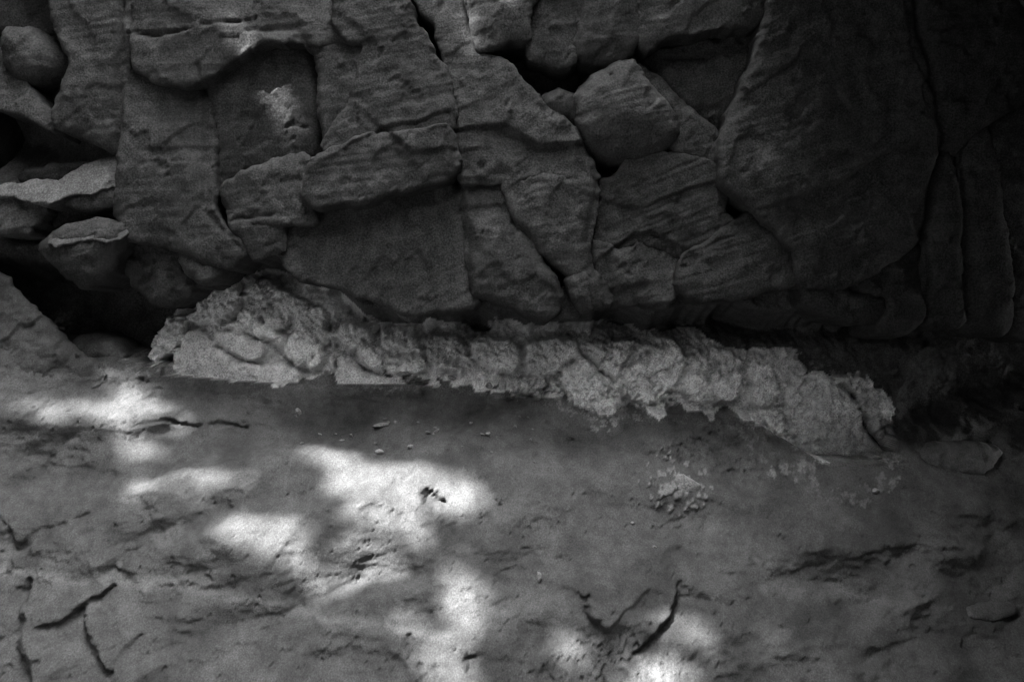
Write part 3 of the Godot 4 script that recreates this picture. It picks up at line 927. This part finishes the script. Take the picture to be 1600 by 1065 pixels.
	for at in nx * ny:
		if clay_owner[at] > 0:
			owner[at] = 20 if clay_owner[at] == 200 else 20 + clay_owner[at]
	var slabs: Array = [
		[44,922, 150,928, 130,953, 58,978, 40,985],
		[48,990, 128,964, 150,1012, 170,1050, 60,1085, 40,1020],
		[178,918, 330,926, 450,960, 540,976, 500,975, 456,1014, 420,1064, 172,1050, 140,990],
		[690,694, 830,627, 940,690, 860,698, 760,713],
		[910,882, 1062,880, 1055,936, 990,1014, 944,985, 912,945],
		[14,895, 138,810, 300,836, 180,884, 100,901],
		[232,745, 372,704, 560,700, 672,766, 560,800, 300,834, 140,808],
		[-60,790, 30,790, 20,862, 14,895, -60,893]]
	for k in slabs.size():
		var poly := PackedVector2Array()
		var lo := Vector2(1e9, 1e9)
		var hi := -lo
		for p in pairs(slabs[k]):
			var s3 := on_ledge(p.x, p.y)
			poly.append(Vector2(s3.x, s3.y))
			lo = lo.min(poly[-1])
			hi = hi.max(poly[-1])
		for j in range(ys.bsearch(lo.y), ys.bsearch(hi.y)):
			for i in range(xs.bsearch(lo.x), xs.bsearch(hi.x)):
				if owner[j * nx + i] == 1 and inside_distance(Vector2(xs[i], ys[j]), poly) > 0.0:
					owner[j * nx + i] = 2 + k
	var ledge := thing("rock_ledge", "smooth worn sandstone ledge with soft sun patches below the cliff", "rock ledge", Vector3(0, 0.6, 0.7), "", true)
	var wall := thing("bedrock", "dark bedrock at the back of the undercut below the cliff", "rock", Vector3(0, 1.4, -0.3), "", true)
	var clay := thing("clay_crust", "pale cracked crust of dried clay filling the undercut below the cliff", "clay crust", Vector3(0, 1.3, 0.1))
	for k in 21 + plates.size():
		var verts := PackedVector3Array()
		var norms := PackedVector3Array()
		var cols := PackedColorArray()
		var idx := PackedInt32Array()
		var map := PackedInt32Array()
		map.resize(nx * ny)
		map.fill(-1)
		for j in ny - 1:
			for i in nx - 1:
				var a := j * nx + i
				if owner[a] != k:
					continue
				var quad: Array[int] = [a, a + nx, a + nx + 1, a + 1]
				for q in quad:
					if map[q] < 0:
						map[q] = verts.size()
						var qi := q % nx
						var qj := q / nx
						var il := maxi(qi - 1, 0)
						var ir := mini(qi + 1, nx - 1)
						var jl := maxi(qj - 1, 0)
						var jr := mini(qj + 1, ny - 1)
						verts.append(Vector3(xs[qi], ys[qj], Z[q]))
						norms.append(Vector3(-(Z[qj * nx + ir] - Z[qj * nx + il]) / (xs[ir] - xs[il]), -(Z[jr * nx + qi] - Z[jl * nx + qi]) / (ys[jr] - ys[jl]), 1.0).normalized())
						cols.append(grey(clampf(C[q], 0.03, 0.9)))
				idx.append_array([map[quad[0]], map[quad[1]], map[quad[2]], map[quad[0]], map[quad[2]], map[quad[3]]])
		if verts.is_empty():
			continue
		var arrays := []
		arrays.resize(Mesh.ARRAY_MAX)
		arrays[Mesh.ARRAY_VERTEX] = verts
		arrays[Mesh.ARRAY_NORMAL] = norms
		arrays[Mesh.ARRAY_COLOR] = cols
		arrays[Mesh.ARRAY_INDEX] = idx
		var mesh := ArrayMesh.new()
		mesh.add_surface_from_arrays(Mesh.PRIMITIVE_TRIANGLES, arrays)
		var par := wall if k == 0 else (ledge if k < 20 else clay)
		var node := commit("rock_face" if k == 0 else ("ledge_surface" if k == 1 else ("rock_slab" if k < 20 else ("clay_matrix" if k == 20 else "clay_plate"))), mesh, M.cliff if k == 0 else (M.ledge if k < 20 else M.clay), par)
		node.position = -par.position
		if k == 20:
			node.set_meta("kind", "stuff")
	grid_x = xs
	grid_y = ys
	grid_z = Z


var grid_x: PackedFloat32Array
var grid_y: PackedFloat32Array
var grid_z: PackedFloat32Array


# the point of the finished ledge that a photograph pixel shows
func landed(px: float, py: float) -> Vector3:
	var s := on_ledge(px, py)
	for k in 8:
		var i := clampi(grid_x.bsearch(s.x), 0, grid_x.size() - 1)
		var j := clampi(grid_y.bsearch(s.y), 0, grid_y.size() - 1)
		s = spot(px, py, lerpf(s.z, grid_z[j * grid_x.size() + i], 0.7))
	return s


# -------------------------------------------------------------------- loose stones
func pebble(called: String, label: String, px: float, py: float, size: Vector3, tone: float, seed_value: int, group := "", turn := 0.0, lift := 0.35) -> void:
	var at := landed(px, py)
	var r := RandomNumberGenerator.new()
	r.seed = seed_value
	var cuts: Array = []
	for k in 13:
		cuts.append([Vector3(r.randfn(), r.randfn(), r.randfn()).normalized(), r.randf_range(0.62, 0.95)])
	var st := SurfaceTool.new()
	st.begin(Mesh.PRIMITIVE_TRIANGLES)
	var nu := 28
	var nv := 16
	for j in nv + 1:
		for i in nu + 1:
			var th := PI * j / nv
			var ph := TAU * (i % nu) / nu
			var d := Vector3(sin(th) * cos(ph), cos(th), sin(th) * sin(ph))
			var rad := 1.0
			for c: Array in cuts:
				var k: float = d.dot(c[0])
				if k > 0.01:
					rad = minf(rad, c[1] / k)
			rad *= 1.0 + 0.10 * n_mid.get_noise_3dv(d * 0.12 + Vector3(seed_value, 0, 0)) + 0.04 * n_fine.get_noise_3dv(d * 0.1)
			st.set_color(grey(tone * 0.65 * (1.0 + 0.2 * n_stain.get_noise_3dv(d * 0.3 + Vector3(seed_value, 0, 0)))))
			st.set_smooth_group(0)
			st.add_vertex(d * rad * size * 0.5)
	for j in nv:
		for i in nu:
			var a := j * (nu + 1) + i
			for k: int in [a, a + 1, a + nu + 2, a, a + nu + 2, a + nu + 1]:
				st.add_index(k)
	st.generate_normals()
	var o := commit(called, st.commit(), M.clay, self)
	o.position = at + Vector3(0, size.y * lift, size.z * lift * 0.5)
	o.rotation = Vector3(0.2, 0.4, turn)
	o.set_meta("label", label)
	o.set_meta("category", called.get_slice("_", called.get_slice_count("_") - 1))
	if group:
		o.set_meta("group", group)


func build_stones() -> void:
	pebble("stone", "small pale upright stone standing alone on the ledge below centre", 843, 910, Vector3(0.024, 0.05, 0.022), 0.50, 5, "", 0.25)
	pebble("stone", "pale broken lump set in a crust patch right of centre on the ledge", 1074, 756, Vector3(0.10, 0.12, 0.08), 0.46, 8, "", 0.5, -0.1)
	pebble("pebble", "lone pale pebble on dark floor below the large clay lump at right", 1368, 770, Vector3(0.030, 0.022, 0.026), 0.48, 9)
	var chips := "pale chips along the sand shelf"
	pebble("chip", "pale wedge chip lying under the gap between two clay lumps", 706, 592, Vector3(0.04, 0.018, 0.03), 0.46, 21, chips, -0.3)
	pebble("chip", "long pale chip at the foot of the central cracked clay lump", 632, 587, Vector3(0.075, 0.026, 0.04), 0.46, 22, chips)
	pebble("chip", "rounded pale chip at the right end of the sand shelf", 764, 606, Vector3(0.032, 0.028, 0.03), 0.44, 23, chips)
	pebble("chip", "pale chip on the rim above the brightest sun patch", 593, 709, Vector3(0.036, 0.022, 0.03), 0.46, 24, chips)
	pebble("chip", "tiny pale chip on the rim right of the brightest sun patch", 641, 700, Vector3(0.026, 0.018, 0.02), 0.46, 25, chips)
	pebble("chip", "sliver of pale stone on the left of the right hand slab", 682, 674, Vector3(0.03, 0.010, 0.012), 0.46, 26, chips, 0.6)
	pebble("chip", "flat grey chip lying across the lower edge of the sand shelf", 596, 666, Vector3(0.07, 0.016, 0.04), 0.36, 27, chips, 0.15)
	pebble("chip", "small pale chip at the left end of the sand shelf", 466, 648, Vector3(0.024, 0.034, 0.02), 0.42, 28, chips, 0.5)
	pebble("chip", "thin pale chip low on the sand shelf above the long crack", 534, 689, Vector3(0.024, 0.010, 0.014), 0.45, 29, chips)
	pebble("pebble", "tiny pale pebble alone in the middle of the lower ledge", 988, 819, Vector3(0.016, 0.014, 0.014), 0.46, 30)
	pebble("pebble", "tiny pale pebble above the cracked boulder at the bottom", 1023, 856, Vector3(0.014, 0.012, 0.012), 0.46, 31)
	pebble("pebble", "small pale sliver lying at the foot of the right clay lump", 1372, 717, Vector3(0.045, 0.012, 0.02), 0.42, 32)
	for k in 26:
		var px := rng.randf_range(430, 860)
		var py := 640.0 + rng.randf_range(-12, 70) * (0.4 + 0.6 * absf(px - 640.0) / 220.0) + 20.0
		pebble("pebble", "tiny grey grit pebble among many on the sand shelf", px, py, Vector3(rng.randf_range(0.010, 0.024), rng.randf_range(0.007, 0.014), rng.randf_range(0.01, 0.02)), rng.randf_range(0.22, 0.42), 60 + k, "grit on the sand shelf", rng.randf_range(-0.5, 0.5))
	var b := thing("rock_slab", "low pale lens shaped slab on the dark floor at right", "rock slab", on_ledge(1505, 720))
	block(b, "slab_body", [1438,712, 1460,702, 1500,698, 1540,700, 1570,704, 1560,724, 1530,738, 1500,742, 1462,734], on_ledge(1505, 720).z + 0.045, {"ty": -0.75, "r": 0.08, "rd": 0.10, "dim": 1.0, "tone": 0.18, "th": 0.4, "mat": M.ledge})
	b = thing("rock_shard", "thin pale shard lying low near the bottom right corner", "rock shard", on_ledge(1548, 957))
	block(b, "shard_body", [1512,957, 1530,953, 1560,952, 1586,951, 1590,954, 1560,959, 1530,961], on_ledge(1550, 957).z + 0.03, {"ty": -0.8, "r": 0.02, "rd": 0.015, "tone": 0.24, "th": 0.2, "mat": M.ledge})
	b = thing("stone", "small knob of stone stuck under the cliff lip left of centre", "stone", spot(640, 484, 0.4))
	block(b, "stone_body", [618,484, 634,476, 654,478, 652,490, 634,496], 0.36, {"bulge": 0.03, "r": 0.03, "rd": 0.03, "tone": 0.26})


# -------------------------------------------------------------------- what stands outside the picture
func rock_mass(called: String, label: String, centre: Vector3, size: Vector3, amp: float, cell: float, tone: float) -> void:
	var bm := BoxMesh.new()
	bm.size = size
	bm.subdivide_width = int(size.x / cell)
	bm.subdivide_height = int(size.y / cell)
	bm.subdivide_depth = int(size.z / cell)
	var arrays := bm.get_mesh_arrays()
	var vs: PackedVector3Array = arrays[Mesh.ARRAY_VERTEX]
	var cols := PackedColorArray()
	for i in vs.size():
		var p := vs[i] + centre
		var q := p * 0.16
		vs[i] += Vector3(n_big.get_noise_3dv(q), 0.4 * n_big.get_noise_3dv(q + Vector3(7, 0, 0)), n_big.get_noise_3dv(q + Vector3(0, 0, 9))) * amp
		cols.append(grey(tone * (1.0 + 0.3 * n_stain.get_noise_3dv(p * 0.2))))
	arrays[Mesh.ARRAY_VERTEX] = vs
	arrays[Mesh.ARRAY_COLOR] = cols
	arrays[Mesh.ARRAY_NORMAL] = null
	arrays[Mesh.ARRAY_TANGENT] = null
	var raw := ArrayMesh.new()
	raw.add_surface_from_arrays(Mesh.PRIMITIVE_TRIANGLES, arrays)
	var st := SurfaceTool.new()
	st.create_from(raw, 0)
	st.set_smooth_group(0)
	st.generate_normals()
	var o := commit(called, st.commit(), M.far, self)
	o.position = centre
	o.set_meta("label", label)
	o.set_meta("category", "cliff")
	o.set_meta("kind", "structure")


func build_surroundings() -> void:
	# sandy canyon floor out to the horizon
	var pm := PlaneMesh.new()
	pm.size = Vector2(3000, 3000)
	var g := commit("ground", pm, M.far.duplicate(), self)
	g.material_override.vertex_color_use_as_albedo = false
	g.material_override.albedo_color = grey(0.55)
	g.position = Vector3(0, -0.42, 0)
	g.set_meta("kind", "structure")
	g.set_meta("label", "sandy canyon floor in front of the ledge")
	rock_mass("upper_cliff", "sheer cliff rising above the jointed blocks", Vector3(0, 9.0, -2.6), Vector3(30, 11.0, 6.0), 0.9, 0.5, 0.2)
	rock_mass("cliff_spur", "cliff spur standing forward on the right of the alcove", Vector3(4.4, 4.5, 8.4), Vector3(3.8, 11.0, 15.0), 0.3, 0.4, 0.2)
	rock_mass("hanging_rock", "lobe of the brow hanging down on the right", Vector3(3.7, 3.5, 3.7), Vector3(5.6, 2.0, 3.2), 0.12, 0.2, 0.2)
	rock_mass("side_spur", "narrow spur of the cliff beyond the left of the view", Vector3(-4.6, 4.0, 0.8), Vector3(3.0, 10.0, 2.2), 0.15, 0.25, 0.2)
	rock_mass("hanging_rock", "lower lobe of the brow close above the right of the view", Vector3(2.9, 3.05, 4.6), Vector3(3.2, 2.0, 2.6), 0.1, 0.2, 0.2)
	rock_mass("boulder", "great boulder standing just beside the right of the view", Vector3(2.85, 1.1, 3.75), Vector3(2.6, 3.8, 3.5), 0.1, 0.2, 0.2)
	rock_mass("overhang", "brow of rock roofing the right of the alcove", Vector3(4.4, 4.55, 3.4), Vector3(7.2, 2.6, 8.0), 0.2, 0.25, 0.2)
	rock_mass("canyon_wall", "opposite wall of the canyon behind the viewer", Vector3(-4, 3.6, 16.5), Vector3(44, 10.4, 5.0), 1.2, 0.6, 0.2)
	rock_mass("canyon_bend", "rock wall closing the canyon far to the left", Vector3(-17, 5.5, 5.0), Vector3(5, 14.0, 26.0), 1.2, 0.6, 0.2)


# -------------------------------------------------------------------- the tree whose crown breaks up the sunlight
func build_tree() -> void:
	var s := SUN.normalized()
	var ax := Vector3.UP.cross(s).normalized()
	var ay := s.cross(ax)
	# where the sun comes through: a line in photograph pixels, radius in pixels, how open the crown is there
	var gaps: Array = []
	for e: Array in [
		[40,636,130,640,12,1.0], [130,642,285,664,12,1.0], [172,600,212,610,9,1.0], [190,680,215,700,26,0.6], [225,756,290,752,20,1.0], [300,742,410,748,16,0.7],
		[365,822,450,840,30,0.95], [486,706,548,718,15,1.0], [550,748,640,756,40,1.0], [640,754,706,768,42,1.0], [560,800,640,840,30,1.0], [545,874,592,888,17,1.0],
		[490,905,530,915,20,0.7], [722,886,736,904,24,1.0], [722,920,705,1050,21,0.9], [625,978,690,985,16,0.7], [685,1040,715,1080,22,0.9], [815,890,830,900,13,0.5],
		[880,1010,900,1060,14,0.6], [990,1056,1060,1050,22,0.7], [1060,985,1085,992,26,0.7]]:
		var a := landed(e[0], e[1])
		var b := landed(e[2], e[3])
		gaps.append([Vector2(a.dot(ax), a.dot(ay)), Vector2(b.dot(ax), b.dot(ay)), e[4] * 0.0023 * (0.55 + 0.45 * e[5]), 1.0 if e[5] > 0.95 else 0.90 + 0.08 * e[5]])
	for e: Array in [[772,112,774,134,14,0.6], [842,68,848,78,16,0.5], [436,150,450,176,22,0.22]]:
		var a := spot(e[0], e[1], 0.47)
		var b := spot(e[2], e[3], 0.47)
		gaps.append([Vector2(a.dot(ax), a.dot(ay)), Vector2(b.dot(ax), b.dot(ay)), e[4] * 0.0023 * (0.55 + 0.45 * e[5]), 1.0 if e[5] > 0.95 else 0.90 + 0.08 * e[5]])
	var middle := Vector3(0.0, 1.1, 0.5)
	var c0 := Vector2(middle.dot(ax), middle.dot(ay))
	var crown_at := middle + s * 9.5
	var tree := thing("canyon_tree", "broad leafy tree overhanging the canyon behind the viewer", "tree", Vector3(crown_at.x, -0.42, crown_at.z) + ax * 4.0)
	var leaf := SurfaceTool.new()
	leaf.begin(Mesh.PRIMITIVE_TRIANGLES)
	var outline := [Vector3(0, 0, -0.5), Vector3(0.24, 0.04, -0.2), Vector3(0.26, 0.05, 0.1), Vector3(0, 0.0, 0.5), Vector3(-0.26, 0.05, 0.1), Vector3(-0.24, 0.04, -0.2)]
	for k in range(1, 5):
		for v: int in [0, k, k + 1]:
			leaf.set_normal(Vector3.UP)
			leaf.add_vertex(outline[v])
	var mesh := leaf.commit()
	var spots: Array[Transform3D] = []
	var r := RandomNumberGenerator.new()
	r.seed = 99
	for k in 100000:
		var a := r.randf_range(-4.4, 4.4)
		var b := r.randf_range(-3.5, 3.5)
		var edge := Vector2(a / 4.4, b / 3.5).length() + 0.18 * n_big.get_noise_2d(a * 0.3, b * 0.3)
		if edge > 1.0 + 0.1 * r.randf():
			continue
		var size := r.randf_range(0.085, 0.14)
		var q := c0 + Vector2(a, b)
		var open := 0.0
		for g: Array in gaps:
			var e: Vector2 = g[1] - g[0]
			var w: Vector2 = q - g[0]
			var t := clampf(w.dot(e) / maxf(e.length_squared(), 1e-6), 0.0, 1.0)
			if (w - e * t).length() < g[2] + size * 0.2:
				open = maxf(open, g[3])
		if open > 0.0 and r.randf() < open * 1.02:
			continue
		var depth := r.randf_range(-1.0, 1.0) * (1.15 - 0.7 * edge * edge)
		var p := middle + ax * a + ay * b + s * (9.5 + depth)
		var tilt := Basis(Vector3(r.randfn(), r.randfn(), r.randfn()).normalized(), r.randf_range(-0.8, 0.8))
		var basis := tilt * Basis(ax, s, ax.cross(s)) * Basis(Vector3.UP, r.randf() * TAU)
		spots.append(Transform3D(basis.scaled_local(Vector3.ONE * size), p - tree.position))
	var mm := MultiMesh.new()
	mm.transform_format = MultiMesh.TRANSFORM_3D
	mm.mesh = mesh
	mm.instance_count = spots.size()
	for k in spots.size():
		mm.set_instance_transform(k, spots[k])
	var mi := MultiMeshInstance3D.new()
	mi.name = "crown"
	mi.multimesh = mm
	mi.material_override = M.leaf
	mi.set_meta("kind", "stuff")
	tree.add_child(mi, true)
	var top := crown_at + ax * 3.9 - tree.position
	limb(tree, "trunk", [Vector3(0, -0.1, 0), Vector3(0.2, 1.6, -0.1), Vector3(0.1, 3.4, -0.4), top * 0.86], 0.26, 0.13)
	for k in 7:
		var ang := k * TAU / 7.0
		var end := crown_at + ax * cos(ang) * 2.9 + ay * sin(ang) * 2.4 - tree.position
		limb(tree, "branch", [top * 0.84, (top * 0.9).lerp(end, 0.5) + Vector3(0, 0.3, 0), end], 0.05, 0.008)


func limb(parent: Node3D, called: String, pts: Array, r0: float, r1: float) -> void:
	var curve := Curve3D.new()
	for p: Vector3 in pts:
		curve.add_point(p)
	for k in range(1, pts.size() - 1):
		var tangent: Vector3 = (pts[k + 1] - pts[k - 1]) * 0.22
		curve.set_point_in(k, -tangent)
		curve.set_point_out(k, tangent)
	var st := SurfaceTool.new()
	st.begin(Mesh.PRIMITIVE_TRIANGLES)
	var rings := 14
	var sides := 10
	var length := curve.get_baked_length()
	for j in rings + 1:
		var t := float(j) / rings
		var p := curve.sample_baked(t * length)
		var dir := (curve.sample_baked(minf(t + 0.02, 1.0) * length) - curve.sample_baked(maxf(t - 0.02, 0.0) * length)).normalized()
		var u := dir.cross(Vector3(0.3, 0.2, 0.9)).normalized()
		var w := dir.cross(u)
		var rad := lerpf(r0, r1, t)
		for i in sides + 1:
			var a := TAU * (i % sides) / sides
			st.set_smooth_group(0)
			st.add_vertex(p + (u * cos(a) + w * sin(a)) * rad * (1.0 + 0.12 * n_big.get_noise_3d(t * 2.0, a, 0.0)))
	for j in rings:
		for i in sides:
			var a := j * (sides + 1) + i
			for k: int in [a, a + sides + 1, a + sides + 2, a, a + sides + 2, a + 1]:
				st.add_index(k)
	st.generate_normals()
	commit(called, st.commit(), M.bark, parent)
